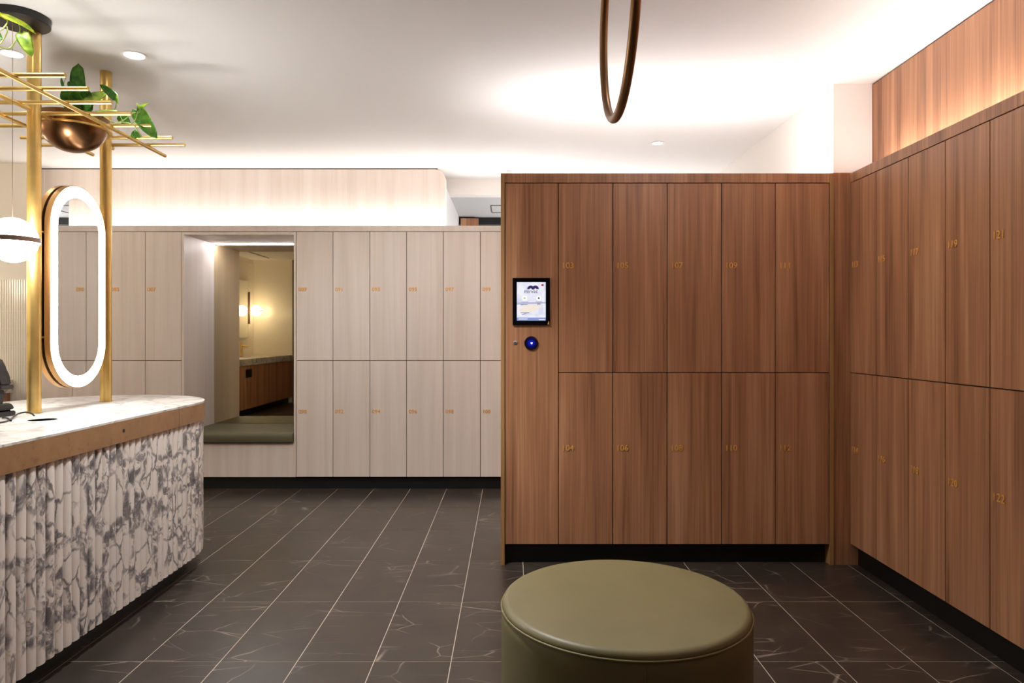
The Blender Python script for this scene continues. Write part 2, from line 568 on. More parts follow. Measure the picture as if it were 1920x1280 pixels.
# --- walnut bank with the touch screen
bx = [(p - CX) / 342.1 for p in (947, 1047, 1149, 1251, 1353, 1454, 1555)]
nums = [('103', '104'), ('105', '106'), ('107', '108'), ('109', '110'), ('111', '112')]
where = ['beside the touch screen panel', 'second column from the touch screen', 'middle of the walnut bank',
         'fourth column of the walnut bank', 'end column nearest the room corner']
for k, (u, l) in enumerate(nums):
    w = bx[k + 2] - bx[k + 1]
    locker('locker', f'upper walnut locker numbered {u} in brass, {where[k]}', (bx[k + 1], D_BANK, ZM), 0, w, Z1 - ZM, 'walnut', u, 1.643, group='walnut lockers of the facing bank')
    locker('locker', f'lower walnut locker numbered {l} in brass, {where[k]}', (bx[k + 1], D_BANK, Z0), 0, w, ZM - Z0, 'walnut', l, 0.643, group='walnut lockers of the facing bank')

sp = thing('control_panel', 'full height plain walnut panel carrying the touch screen and reader', 'panel', (bx[0], D_BANK, Z0))
w0 = bx[1] - bx[0]
pd = link('panel_door', door_mesh(w0, Z1 - Z0, 'walnut'), sp)
link('carcass', case_mesh(w0, Z1 - Z0, 0.5), sp)
lk = px(966, 642, D_BANK)
lockb = lathe(0, 0, [(0, 0.006), (0.006, 0.006), (0.0105, 0.004), (0.0115, 0), (0, 0)], 20)
for v in lockb.verts: v.co = Vector((lk.x + v.co.x, D_BANK - v.co.z, lk.z + v.co.y))
lo = obj('lock', lockb, 'reflector', sp, 40, 'small round metal cam lock')
sl = box(lk.x - 0.0012, lk.x + 0.0012, D_BANK - 0.0066, D_BANK - 0.0058, lk.z - 0.005, lk.z + 0.005)
obj('keyhole', sl, 'black', lo)

sur = thing('locker_surround', 'walnut frame and black plinth around the facing walnut locker bank', 'cabinet frame', (0.8, D_BANK + 0.2, 0))
xa, xb = (939 - CX) / 342.1, (1563 - CX) / 342.1
obj('end_panel', box(xa, bx[0] - 0.002, D_BANK - 0.002, D_BANK + 0.52, 0, TOP, 0.0008), 'ochre_edge', sur)
obj('end_panel', box(bx[-1] + 0.002, xb, D_BANK - 0.002, D_BANK + 0.52, 0, TOP, 0.0008), 'ochre_edge', sur)
obj('top_rail', box(bx[0] - 0.002, bx[-1] + 0.002, D_BANK, D_BANK + 0.02, Z1 + 0.002, TOP, 0.0008), 'walnut', sur)
obj('top_board', box(bx[0] - 0.001, bx[-1] + 0.001, D_BANK + 0.021, D_BANK + 0.52, Z1 + 0.002, Z1 + 0.02), 'walnut', sur)
obj('plinth', box(bx[0] - 0.002, bx[-1] + 0.002, D_BANK + 0.054, D_BANK + 0.5, 0, Z0 - 0.001), 'black', sur)
obj('back_panel', box(xa, xb, D_BANK + 0.521, D_BANK + 0.535, 0, TOP), 'walnut', sur)

# --- walnut side bank (faces -x); local x runs towards the camera
sy = [3.800, 3.530, 3.246, 2.970, 2.693, 2.413]
nums = [('113', '114'), ('115', '116'), ('117', '118'), ('119', '120'), ('121', '122')]
ZS = 0.116
where = ['deepest in the corner', 'second from the corner', 'third from the corner', 'fourth from the corner', 'nearest the camera']
for k, (u, l) in enumerate(nums):
    w = sy[k] - sy[k + 1]
    locker('locker', f'upper walnut side locker numbered {u}, {where[k]}', (X_SIDE, sy[k], ZM), -PI / 2, w, Z1 - ZM, 'walnut', u, 1.643, 0.23, group='walnut lockers of the side bank')
    locker('locker', f'lower walnut side locker numbered {l}, {where[k]}', (X_SIDE, sy[k], ZS), -PI / 2, w, ZM - ZS, 'walnut', l, 0.640, 0.23, group='walnut lockers of the side bank')
sd = thing('locker_surround', 'walnut top rail and black plinth of the side locker bank', 'cabinet frame', (X_SIDE + 0.1, 2.4, 0))
obj('filler_strip', box(xb + 0.001, X_SIDE + 0.02, D_BANK + 0.004, D_BANK + 0.024, 0, TOP + 0.004), 'walnut', sd)
obj('filler_strip', box(X_SIDE + 0.02, X_SIDE + 0.09, D_BANK + 0.004, D_BANK + 0.024, 0, ZS), 'walnut', sd)
obj('top_rail', box(X_SIDE, X_SIDE + 0.02, 0.2, D_BANK + 0.003, Z1 + 0.002, TOP, 0.0008), 'walnut', sd)
obj('top_board', box(X_SIDE + 0.021, 2.10, 0.2, D_BANK + 0.10, Z1 + 0.002, Z1 + 0.018), 'walnut', sd)
obj('plinth', box(1.905, 2.10, 0.2, D_BANK + 0.003, 0, ZS - 0.001), 'black', sd)
obj('side_panel', box(X_SIDE, X_SIDE + 0.02, 0.2, sy[-1] - 0.002, ZS, Z1, 0.0008), 'walnut', sd)

# --- pale lockers
PS = F / D_PALE
pxl = [340.5, 272.3, 204.2, 136, 68]
pxr = [555.5, 624.2, 693.4, 762.3, 831.2, 900.4, 969.2]
ZP = 0.105
ZPT = 2.104
left_numbers = ['087', '085', None, None]
left_lab = [('upper pale ash locker numbered 087 beside the bench alcove', 'half hidden lower pale ash locker touching the alcove'),
            ('upper pale ash locker numbered 085, partly behind the far brass pole', 'half hidden lower pale ash locker second from the alcove'),
            ('upper pale ash locker behind the oval lit mirror', 'lower pale ash locker just below the oval lit mirror'),
            ('upper end pale ash locker behind the near brass pole', 'lower end pale ash locker beside the near brass pole foot')]
for k in range(4):
    x0, x1 = (pxl[k + 1] - CX) / PS, (pxl[k] - CX) / PS
    locker('locker', left_lab[k][0], (x0, D_PALE, ZM), 0, x1 - x0, ZPT - ZM, 'ash', left_numbers[k], 1.635, group='pale lockers before the alcove')
    locker('locker', left_lab[k][1], (x0, D_PALE, ZP), 0, x1 - x0, ZM - ZP, 'ash', None, 0, group='pale lockers before the alcove')
pn = [('089', '090'), ('091', '092'), ('093', '094'), ('095', '096'), ('097', '098'), ('099', '100')]
where = ['first after the bench alcove', 'second after the alcove', 'third after the alcove', 'fourth after the alcove', 'under the fascia corner', 'beside the walnut bank']
for k, (u, l) in enumerate(pn):
    x0, x1 = (pxr[k] - CX) / PS, (pxr[k + 1] - CX) / PS
    locker('locker', f'upper pale ash locker numbered {u}, {where[k]}', (x0, D_PALE, ZM), 0, x1 - x0, ZPT - ZM, 'ash', u, 1.635, group='pale lockers after the alcove')
    locker('locker', f'lower pale ash locker numbered {l}, {where[k]}', (x0, D_PALE, ZP), 0, x1 - x0, ZM - ZP, 'ash', l, 0.640, group='pale lockers after the alcove')
ps = thing('locker_surround', 'pale ash top rail and black plinth of the far locker wall', 'cabinet frame', (-1.5, D_PALE + 0.2, 0))
xs0, xs1 = (68 - CX) / PS, 0.40
nx0, nx1 = (345 - CX) / PS, (551 - CX) / PS      # alcove opening
nz0, nz1, nd = 0.384, 2.079, 6.23
obj('top_rail', box(xs0, xs1, D_PALE, D_PALE + 0.02, ZPT + 0.002, 2.152, 0.0008), 'ash', ps)
obj('top_board', box(xs0, xs1, D_PALE + 0.021, D_FAS + 0.1, ZPT + 0.002, ZPT + 0.018), 'ash', ps)
obj('side_panel', box((969.6 - CX) / PS, xs1, D_PALE, D_PALE + 0.02, ZP, ZPT), 'ash', ps)
obj('plinth', box(xs0, nx0 - 0.02, D_PALE + 0.054, D_PALE + 0.5, 0, ZP - 0.001), 'black', ps)
obj('plinth', box(nx0 - 0.0195, xs1, D_PALE + 0.054, D_PALE + 0.08, 0, ZP - 0.001), 'black', ps)

# --- bench alcove
al = thing('bench_alcove', 'pale ash lined alcove with a bench between the far lockers', 'alcove', ((nx0 + nx1) / 2, D_PALE + 0.3, 0))
obj('side_panel', box(nx0 - 0.018, nx0, D_PALE - 0.001, nd + 0.02, ZP, nz1 + 0.022, 0.0006), 'ash', al)
obj('side_panel', box(nx1, nx1 + 0.017, D_PALE - 0.001, nd + 0.02, ZP, nz1 + 0.022, 0.0006), 'ash', al)
obj('top_panel', box(nx0 + 0.0005, nx1 - 0.0005, D_PALE - 0.001, nd, nz1, nz1 + 0.022, 0.0006), 'ash', al)
obj('bench_front', box(nx0 + 0.0005, nx1 - 0.0005, D_PALE, D_PALE + 0.02, ZP, nz0 - 0.002, 0.0006), 'ash', al)
obj('bench_board', box(nx0 + 0.0005, nx1 - 0.0005, D_PALE + 0.021, nd, nz0 - 0.022, nz0 - 0.002), 'ash', al)
obj('light_strip', box(nx0 + 0.02, nx1 - 0.004, nd - 0.018, nd - 0.006, nz1 - 0.0045, nz1 - 0.0008), 'led_niche', al, None, 'thin lit line along the top back edge')

cu = thing('bench_cushion', 'dark olive upholstered seat pad in the pale alcove', 'cushion', ((nx0 + nx1) / 2, D_PALE + 0.3, nz0))
prof = []
cz0, cz1 = nz0, 0.470
yy0 = D_PALE - 0.03
R = 0.035
for k in range(7):
    a = -PI / 2 * k / 6
    prof.append((yy0 + R + R * math.cos(PI + 0) * math.cos(a) if False else yy0 + R - R * math.cos(PI / 2 * k / 6), cz1 - R + R * math.sin(PI / 2 * k / 6)))
prof.append((nd - 0.012, cz1)); prof.append((nd - 0.012, cz0)); prof.append((yy0 + 0.004, cz0)); prof.append((yy0, cz0 + 0.006))
cb = prism([(y, z) for y, z in prof], 0, 1)
for v in cb.verts: v.co = Vector((nx0 + 0.003 + v.co.z * (nx1 - nx0 - 0.006), v.co.x, v.co.y))
obj('pad', cb, 'cushion', cu, 35)
obj('piping', tube([(nx0 + 0.004, yy0 + 0.001, cz0 + 0.008), (nx1 - 0.004, yy0 + 0.001, cz0 + 0.008)], 0.004, 8), 'plastic', cu, 60)

am = thing('alcove_mirror', 'tall bronze tinted mirror on the alcove back wall', 'mirror', ((nx0 + nx1) / 2, nd, 0.47))
obj('glass', box(nx0 + 0.001, nx1 - 0.001, nd - 0.005, nd + 0.002, 0.40, nz1 - 0.012), 'mirror_bronze', am)
obj('backing', box(nx0 + 0.001, nx1 - 0.001, nd + 0.0025, nd + 0.016, 0.40, nz1 - 0.002), 'black', am)

# ------------------------------------------------------------------ cove light lines on the locker tops
def led(name, label, x0, x1, y0, y1, z, mat):
    t = thing(name, label, 'light', ((x0 + x1) / 2, (y0 + y1) / 2, z))
    obj('channel', box(x0, x1, y0, y1, z, z + 0.008), 'trim_white', t)
    obj('diffuser', box(x0 + 0.004, x1 - 0.004, y0 + 0.004, y1 - 0.004, z + 0.0085, z + 0.013), mat, t)
led('cove_light', 'hidden strip light glowing behind the pale locker top rail', xs0, 0.38, D_PALE + 0.13, D_PALE + 0.17, ZPT + 0.019, 'led_white')
led('cove_light', 'hidden strip light glowing on top of the facing walnut bank', 0.02, 1.72, D_BANK + 0.30, D_BANK + 0.34, Z1 + 0.021, 'led_bank')
led('cove_light', 'hidden strip light glowing behind the side bank top rail', 1.94, 1.975, 0.3, 3.72, Z1 + 0.019, 'led_right')

# ------------------------------------------------------------------ touch screen and reader on the control panel
yf = D_BANK - 0.0005
p0, p1 = px(961, 609, D_BANK), px(1031, 521, D_BANK)
ts = thing('touch_screen', 'lit touch screen in a black bezel on the walnut control panel', 'screen', ((p0.x + p1.x) / 2, D_BANK, p0.z))
obj('bezel', box(p0.x, p1.x, yf - 0.012, yf, p0.z, p1.z, 0.002), 'screen_bezel', ts)
DISP = 2 ** -SC.view_settings.exposure   # the screen's own brightness at this exposure
t = NT('display_white')
nz_, _ = t.noise(t.pos(), 22.0, 2)
t.l(t.ramp(nz_, [(0.35, lin(214, 216, 238)), (0.6, lin(242, 242, 252))]), t.b.inputs['Emission Color'])
t.set(Base_Color=(0.02, 0.02, 0.02, 1)); t.b.inputs['Emission Strength'].default_value = 0.98 * DISP
M['disp'] = t.m
def flat(name, c):
    m = emit(name, c, 0.95 * DISP)
    m.node_tree.nodes['Principled BSDF'].inputs['Base Color'].default_value = (0.02, 0.02, 0.02, 1)
    return m
M['d_purple'] = flat('display_purple', lin(48, 30, 98))
M['d_grey'] = flat('display_grey', lin(66, 66, 80))
M['d_lav'] = flat('display_lavender', lin(140, 156, 214))
M['d_cream'] = flat('display_cream', lin(248, 236, 222))
M['d_lilac'] = flat('display_lilac', lin(186, 186, 216))
M['d_red'] = flat('display_red', lin(176, 40, 60))
M['d_white'] = flat('display_bright', lin(255, 255, 255))
M['d_yellow'] = flat('display_yellow', lin(196, 200, 96))
M['d_blue'] = emit('reader_blue_glow', lin(40, 60, 255), 1.6 * DISP)
q0, q1 = px(969, 601, D_BANK), px(1023, 529, D_BANK)
ys = yf - 0.0124
disp = obj('display', box(q0.x, q1.x, ys, yf - 0.011, q0.z, q1.z), 'disp', ts)
def poly(pts, y, th=0.0003):
    return xz_prism([(px(a, b, D_BANK).x, px(a, b, D_BANK).z) for a, b in pts], y - th, y)
def ellipse(cx, cy, rx, ry, n=20, a0=0, a1=2 * PI):
    return [(cx + rx * math.cos(a0 + (a1 - a0) * k / n), cy + ry * math.sin(a0 + (a1 - a0) * k / n)) for k in range(n if a1 - a0 > 6.2 else n + 1)]
# emblem: three overlapping arches in purple
def arch(cx, cy, ro, ri, a0, a1, n=10):
    o_ = [(cx + ro * math.cos(a0 + (a1 - a0) * k / n), cy - ro * math.sin(a0 + (a1 - a0) * k / n)) for k in range(n + 1)]
    i_ = [(cx + ri * math.cos(a1 + (a0 - a1) * k / n), cy - ri * 0.85 * math.sin(a1 + (a0 - a1) * k / n)) for k in range(n + 1)]
    return o_ + i_
em = poly(arch(995.0, 542.0, 6.6, 1.6, 0.35, PI), ys - 0.0001)
em = join(em, poly(arch(1003.6, 542.0, 6.6, 1.6, 0, PI - 0.35), ys - 0.0002))
em = join(em, poly([(999.3, 536.6), (1002.6, 541.6), (999.3, 543.4), (996.0, 541.6)], ys - 0.0003))
obj('emblem', em, 'd_purple', disp, None, 'purple arched emblem')
me = text_mesh('mirvac', 7.6 / 342.1, 0.0001, 'd_grey', 'wordmark', 0.0, 0.95)
wv = [v.co.x for v in me.vertices]; ww = max(wv) - min(wv)
p = px(982, 549.5, D_BANK)
me.transform(Matrix.Diagonal((25.5 / 342.1 / ww, 1, 1, 1)))
o = link('wordmark', me, disp, Vector((p.x, ys - 0.0003, p.z)) - ORG[disp])
o['label'] = 'grey word mirvac'
obj('photo_band', poly([(969, 567), (1023, 566), (1023, 569), (969, 571)], ys - 0.0001), 'd_lilac', disp)
obj('bath_picture', poly([(973, 583), (975, 578), (981, 573), (996, 570.5), (1013, 572), (1014, 575), (1008, 580), (1001, 584), (986, 586)], ys - 0.0002), 'd_cream', disp)
for cx_, m_ in ((983.5, 'd_yellow'), (1010.0, 'd_grey')):
    bt = obj('button', poly(ellipse(cx_, 559, 5.0, 5.0), ys - 0.0002), 'd_white', disp)
    obj('button_icon', poly(ellipse(cx_, 559, 1.6, 1.6, 10), ys - 0.0006), m_, ts)
    obj('caption', poly([(cx_ - 6, 565.5), (cx_ + 6, 565), (cx_ + 6, 567), (cx_ - 6, 567.5)], ys - 0.0006), 'd_lilac', disp)
b = poly([(976, 570.8), (989, 570.8), (989, 571.8), (976, 571.8)], ys - 0.0007)
b = join(b, poly([(1007, 568.2), (1013, 568.2), (1013, 569), (1007, 569)], ys - 0.0007))
b = join(b, poly([(1007, 570.8), (1013, 570.8), (1013, 571.8), (1007, 571.8)], ys - 0.0007))
b = join(b, poly([(976, 586), (992, 586), (992, 586.9), (976, 586.9)], ys - 0.0007))
b = join(b, poly([(978, 589.3), (985, 587.6), (987, 588.2), (980, 590)], ys - 0.0007))
obj('caption', b, 'd_grey', disp)
obj('footer_bar', poly([(969, 595.2), (1023, 595.2), (1023, 601), (969, 601)], ys - 0.0002), 'd_lav', disp)
b = poly([(972, 597.4), (989, 597.4), (989, 598.6), (972, 598.6)], ys - 0.0006)
b = join(b, poly([(1010, 598.5), (1022, 598.5), (1022, 600), (1010, 600)], ys - 0.0006))
obj('footer_text', b, 'd_white', disp)
obj('corner_icon', poly(ellipse(1017, 534.6, 2.4, 1.9, 12), ys - 0.0002), 'd_red', disp)
obj('bezel_mark', poly([(1026.0, 608), (1029.0, 601), (1029.6, 608)], yf - 0.0121), 'numeral', ts)

rp = px(996, 643, D_BANK)
cr = thing('card_reader', 'round black access reader glowing blue below the touch screen', 'reader', (rp.x, D_BANK, rp.z - 0.038))
rb = lathe(0, 0, [(0, 0.010), (0.030, 0.010), (0.036, 0.008), (0.038, 0.004), (0.038, 0), (0, 0)], 40)
for v in rb.verts: v.co = Vector((rp.x + v.co.x, yf - v.co.z, rp.z + v.co.y))
t = NT('reader_glass')
tc = t.n('ShaderNodeNewGeometry')
vm = t.n('ShaderNodeVectorMath', operation='DISTANCE'); t.l(tc.outputs['Position'], vm.inputs[0]); vm.inputs[1].default_value = (rp.x, yf - 0.010, rp.z)
t.l(t.ramp(vm.outputs['Value'], [(0.006, lin(30, 40, 255)), (0.022, lin(14, 14, 90)), (0.034, lin(4, 4, 20))]), t.b.inputs['Emission Color'])
t.set(Base_Color=lin(8, 8, 18), Roughness=0.15); t.b.inputs['Emission Strength'].default_value = 0.55 * DISP
M['reader'] = t.m
obj('housing', rb, 'reader', cr, 40)
b = xz_prism([(rp.x - 0.005, rp.z + 0.001), (rp.x - 0.001, rp.z + 0.006), (rp.x + 0.003, rp.z + 0.002), (rp.x + 0.008, rp.z + 0.006), (rp.x + 0.007, rp.z - 0.002), (rp.x + 0.003, rp.z - 0.007), (rp.x - 0.002, rp.z - 0.003)], yf - 0.0106, yf - 0.0100)
M['d_icon'] = emit('reader_white_icon', lin(190, 215, 255), 1.6 * DISP)
obj('indicator', b, 'd_icon', cr, None, 'small pale blue lit symbol')

# ------------------------------------------------------------------ ottoman
OX, OY, OR = 0.343, 2.105, 0.372
ot = thing('ottoman', 'large round olive leather ottoman on the dark tiled floor', 'ottoman', (OX, OY, 0))
obj('body', lathe(OX, OY, [(0, 0.004), (OR - 0.012, 0.004), (OR - 0.004, 0.012), (OR, 0.05), (OR, 0.40), (OR - 0.001, 0.432), (OR - 0.006, 0.440), (0, 0.440)], 96), 'leather', ot, 50)
pr = [(OR - 0.006, 0.441)]
for k in range(9):
    a = k / 8 * PI / 2
    pr.append((OR - 0.022 + 0.020 * math.cos(a), 0.444 + 0.019 * math.sin(a)))
pr += [(OR * 0.75, 0.468), (OR * 0.5, 0.471), (OR * 0.25, 0.472), (0, 0.4725)]
obj('seat_top', lathe(OX, OY, [(0, 0.441)] + pr, 96), 'leather', ot, 60)
obj('piping', tube([(OX + (OR - 0.001) * math.cos(2 * PI * k / 96), OY + (OR - 0.001) * math.sin(2 * PI * k / 96), 0.441) for k in range(96)], 0.0032, 8, closed=True), 'piping', ot, 180)
sa = math.radians(-91)
for ang in (sa, sa + PI):
    xx, yy = OX + (OR + 0.0003) * math.cos(ang), OY + (OR + 0.0003) * math.sin(ang)
    obj('seam', tube([(xx, yy, 0.03), (xx, yy, 0.436)], 0.0016, 6), 'leather', ot)
for k in range(4):
    a = PI / 4 + k * PI / 2
    obj('foot', lathe(OX + 0.28 * math.cos(a), OY + 0.28 * math.sin(a), [(0, 0), (0.02, 0), (0.02, 0.004), (0, 0.004)], 16), 'black', ot)

# ------------------------------------------------------------------ bronze hoop
HX, HY, HZ, HR = 0.340, 2.20, 2.305, 0.345
hp = thing('hanging_hoop', 'slim dark bronze hoop hanging from the ceiling over the ottoman', 'hoop', (HX, HY, HZ - HR))
obj('hoop', tube([(HX, HY + HR * math.cos(2 * PI * k / 96), HZ + HR * math.sin(2 * PI * k / 96)) for k in range(96)], 0.0145, 16, closed=True), 'hoop', hp, 180)
obj('hanger', tube([(HX, HY, HZ + HR + 0.012), (HX, HY, CEIL)], 0.006, 10), 'hoop', hp, 60)
obj('ceiling_rose', lathe(HX, HY, [(0, CEIL - 0.012), (0.045, CEIL - 0.012), (0.05, CEIL - 0.004), (0.05, CEIL), (0, CEIL)], 32), 'hoop', hp, 40)

# ------------------------------------------------------------------ marble counter
KX, KR, KY0, KY1 = -2.188, 0.535, 1.35, 3.63
def stadium(r, n=28, y0=KY0, y1=KY1, x=KX):
    o_ = [(x + r * math.cos(PI * k / n), y1 + r * math.sin(PI * k / n)) for k in range(n + 1)]
    o_ += [(x + r * math.cos(PI + PI * k / n), y0 + r * math.sin(PI + PI * k / n)) for k in range(n + 1)]
    return o_
ct = thing('vanity_counter', 'long round ended counter of fluted grey veined marble with copper band', 'counter', (KX, (KY0 + KY1) / 2, 0))
top = obj('counter_top', prism(stadium(KR), 0.8935, 0.902), 'marble_top', ct, 40)
band = obj('edge_band', prism(stadium(KR + 0.001, 40), 0.803, 0.893), 'copper', ct, 40, 'aged copper edge band')
for (py, nm) in ((336, 'band_joint'),):
    d = -(KX + KR + 0.001) * F / (CX - py)
    obj('band_joint', box(KX + KR + 0.0008, KX + KR + 0.0016, d - 0.001, d + 0.001, 0.804, 0.8925), 'plastic', band)
d = -(KX + KR + 0.001) * F / (CX - 232)
hb = lathe(0, 0, [(0, 0.0018), (0.0075, 0.0014), (0.008, 0), (0, 0)], 18)
hz = px(232, 807, d).z
for v in hb.verts: v.co = Vector((KX + KR + 0.001 + v.co.z, d + v.co.x, hz + v.co.y))
obj('peg_hole', hb, 'black', band)
obj('core', prism(stadium(KR - 0.026), 0.092, 0.802), 'marble', ct, 40)
obj('plinth', prism(stadium(KR - 0.085), 0.0, 0.0915), 'black', ct, 40)
FW = 0.0493
def flute_mesh():
    b = bmesh.new()
    pr = []
    n = 8
    for k in range(n + 1):
        u = -1 + 2 * k / n
        pr.append((u * FW * 0.497, 0.0135 * math.sqrt(max(0.0, 1 - (u * 0.985) ** 2))))
    pr = [(-FW * 0.497, -0.006)] + pr + [(FW * 0.497, -0.006)]
    return finish(prism([(x, y) for x, y in pr], 0.0, 0.7095), 'flute', 'marble', 50)
fm = flute_mesh()
KF = KR - 0.020
per = 2 * (KY1 - KY0) + 2 * PI * KF
nf_ = round(per / FW)
for k in range(nf_):
    s = (k + 0.5) * per / nf_
    L = KY1 - KY0
    if s < L: p_, n_ = (KX + KF, KY0 + s), 0.0
    elif s < L + PI * KF:
        a = (s - L) / KF; p_, n_ = (KX + KF * math.cos(a), KY1 + KF * math.sin(a)), a
    elif s < 2 * L + PI * KF: p_, n_ = (KX - KF, KY1 - (s - L - PI * KF)), PI
    else:
        a = PI + (s - 2 * L - PI * KF) / KF; p_, n_ = (KX + KF * math.cos(a), KY0 + KF * math.sin(a)), a
    link('flute', fm, ct, Vector((p_[0], p_[1], 0.0925)) - ORG[ct], (0, 0, n_ - PI / 2))
# cable hole in the top
gp = px(80, 788, 2.919)
gr = obj('cable_hole', lathe(gp.x, gp.y, [(0, 0.9024), (0.054, 0.9024), (0.0545, 0.9022), (0, 0.9022)], 40), 'void', ct, None, 'round black cable hole')
gq = obj('hole_rim', lathe(gp.x, gp.y, [(0.0545, 0.9022), (0.0545, 0.9032), (0.062, 0.9030), (0.063, 0.9022)], 40), 'seal', ct, 50)

# ------------------------------------------------------------------ poles, trellis, bowl
PX = -2.187
def pole(y, label, ztop):
    t = thing('brass_pole', label, 'pole', (PX, y, 0.9025), 'brass poles of the counter')
    obj('shaft', tube([(PX, y, 0.9025), (PX, y, ztop)], 0.0285, 28), 'brass', t, 50)
    obj('foot_ring', lathe(PX, y, [(0.0288, 0.9025), (0.0315, 0.9025), (0.0315, 0.9065), (0.0288, 0.9065)], 28), 'brass', t, 50)
pole(3.18, 'near brushed brass pole rising from the marble counter to the black disc', 2.644)
pole(3.743, 'far brushed brass pole rising from the marble counter to the ceiling', CEIL)

TZ = 2.298
tr = thing('brass_trellis', 'overhead lattice of slim brass rods around the poles', 'trellis', (PX, 3.28, TZ))
for y in (2.20, 2.39, 2.773, 2.923, 3.096, 3.253, 3.44, 3.647, 3.789):
    obj('rod', tube([(-2.578, y, TZ), (-1.782, y, TZ)], 0.0095, 12), 'brass', tr, 50)
for x, y1 in ((-1.980, 3.97), (-2.187, 3.80), (-2.378, 3.945)):
    if x == -2.187:
        obj('rod', tube([(x, 2.1, TZ - 0.013), (x, 3.150, TZ - 0.013)], 0.0095, 12), 'brass', tr, 50)
        obj('rod', tube([(x, 3.209, TZ - 0.013), (x, 3.29, TZ - 0.013)], 0.0095, 12), 'brass', tr, 50)
        obj('rod', tube([(x, 3.772, TZ - 0.013), (x, y1 + 0.01, TZ - 0.013)], 0.0095, 12), 'brass', tr, 50)
    else:
        obj('rod', tube([(x, 2.1, TZ - 0.013), (x, y1, TZ - 0.013)], 0.0095, 12), 'brass', tr, 50)

def bowl(y, label):
    R = 0.163
    zc = 2.335
    t = thing('planter_bowl', label, 'planter', (PX, y, zc - R), 'bronze planter bowls')
    prof = [(0, zc - R)] + [(R * math.sin(a), zc - R * math.cos(a)) for a in [PI / 2 * k / 14 for k in range(1, 15)]]
    prof += [(R, zc + 0.01), (R - 0.005, zc + 0.01)]
    prof += [((R - 0.005) * math.sin(a), zc - (R - 0.005) * math.cos(a)) for a in [PI / 2 * k / 10 for k in range(10, -1, -1)]]
    prof[-1] = (0, prof[-1][1])
    obj('shell', lathe(PX, y, prof, 56), 'bronze', t, 60)
    obj('collar', lathe(PX, y, [(R * 0.955, 2.283), (R * 1.06, 2.283), (R * 1.06, 2.289), (R * 0.96, 2.289), (R * 0.955, 2.283)], 56), 'brass', t, 40, 'brass support ring')
    obj('soil', lathe(PX, y, [(0, zc - 0.02), (R - 0.008, zc - 0.025)], 32), 'soil', t)
bowl(3.462, 'polished bronze bowl planter held in the brass lattice between the poles')
bowl(2.33, 'bronze bowl planter at the outer end of the brass lattice')

# black ceiling disc, globe pendant
dc = thing('ceiling_disc', 'black round ceiling canopy at the top of the near pole', 'canopy', (PX, 3.09, 2.645))
obj('canopy', lathe(PX, 3.09, [(0, 2.645), (0.113, 2.645), (0.116, 2.648), (0.116, CEIL), (0, CEIL)], 64), 'plastic', dc, 40)

def globe_parts(t, gx, gy, gz, r=0.097, mat='globe'):
    obj('globe', ball((gx, gy, gz), r, 40, 20), mat, t, 180, 'white glowing opal glass globe')
    obj('band', lathe(gx, gy, [(r * 0.98, gz - 0.0105), (r * 1.075, gz - 0.0105), (r * 1.075, gz + 0.0105), (r * 0.98, gz + 0.0105), (r * 0.98, gz - 0.0105)], 48), 'ring_dark', t, 40, 'dark metal band')
GX, GY, GZ = -2.171, 3.02, 1.673
gl = thing('globe_pendant', 'glowing globe pendant with a dark band hanging over the counter', 'lamp', (GX, GY, GZ - 0.097))
globe_parts(gl, GX, GY, GZ)
obj('cable', tube([(GX, GY, GZ + 0.097), (GX, GY, 2.645)], 0.0011, 6), 'ring_dark', gl)

# ------------------------------------------------------------------ oval lit mirror between the poles
my, mz, mw, mh = 3.4625, 1.499, 0.2235, 0.502
def oval(hw, hh, n=24):
    o_ = []
    for k in range(n + 1):
        a = PI * k / n
        o_.append((my + hw * math.cos(a), mz + (hh - hw) + hw * math.sin(a)))
    for k in range(n + 1):
        a = PI + PI * k / n
        o_.append((my + hw * math.cos(a), mz - (hh - hw) + hw * math.sin(a)))
    return o_
def yz_prism(o_, x0, x1):
    b = prism(o_, 0, 1)
    for v in b.verts: v.co = Vector((x0 + v.co.z * (x1 - x0), v.co.x, v.co.y))
    return b
def yz_ring(o1, o2, x0, x1):
    b = bmesh.new()
    n = len(o1)
    A = [[b.verts.new((x, p[0], p[1])) for p in o] for o in (o1, o2) for x in (x0, x1)]
    for i in range(n):
        j = (i + 1) % n
        for (U, V) in ((A[0], A[1]), (A[2], A[3]), (A[0], A[2]), (A[1], A[3])):
            b.faces.new((U[i], U[j], V[j], V[i]))
    return b
om = thing('oval_mirror', 'tall oval mirror with a bright ring light between the brass poles', 'mirror', (PX, my, mz - mh))
for s, tagn in ((1, 'front'), (-1, 'back')):
    xf = PX + s * 0.033; xi = PX + s * 0.007
    fr = obj('frame', yz_ring(oval(mw, mh), oval(mw - 0.004, mh - 0.004), xi, xf), 'rim', om, 40)
    obj('backplate', yz_prism(oval(mw - 0.0045, mh - 0.0045), xi + s * 0.001, xf - s * 0.006), 'rim', om, 40)
    obj('ring_light', yz_ring(oval(mw - 0.0045, mh - 0.0045), oval(mw - 0.059, mh - 0.059), xf - s * 0.0055, xf - s * 0.001), 'ring', om, 40, 'bright white ring light')
    obj('glass', yz_prism(oval(mw - 0.0595, mh - 0.0595), xf - s * 0.0055, xf - s * 0.002), 'mirror', om, 40)
for z in (1.742, 1.249):
    for (ya, yb) in ((3.2085, my - mw + 0.02), (my + mw - 0.02, 3.7145)):
        obj('bracket', tube([(PX, ya, z), (PX, yb, z)], 0.006, 10), 'brass', om, 50)
obj('spacer', box(PX - 0.0065, PX + 0.0065, my - 0.12, my + 0.12, mz - 0.35, mz + 0.35), 'rear', om)

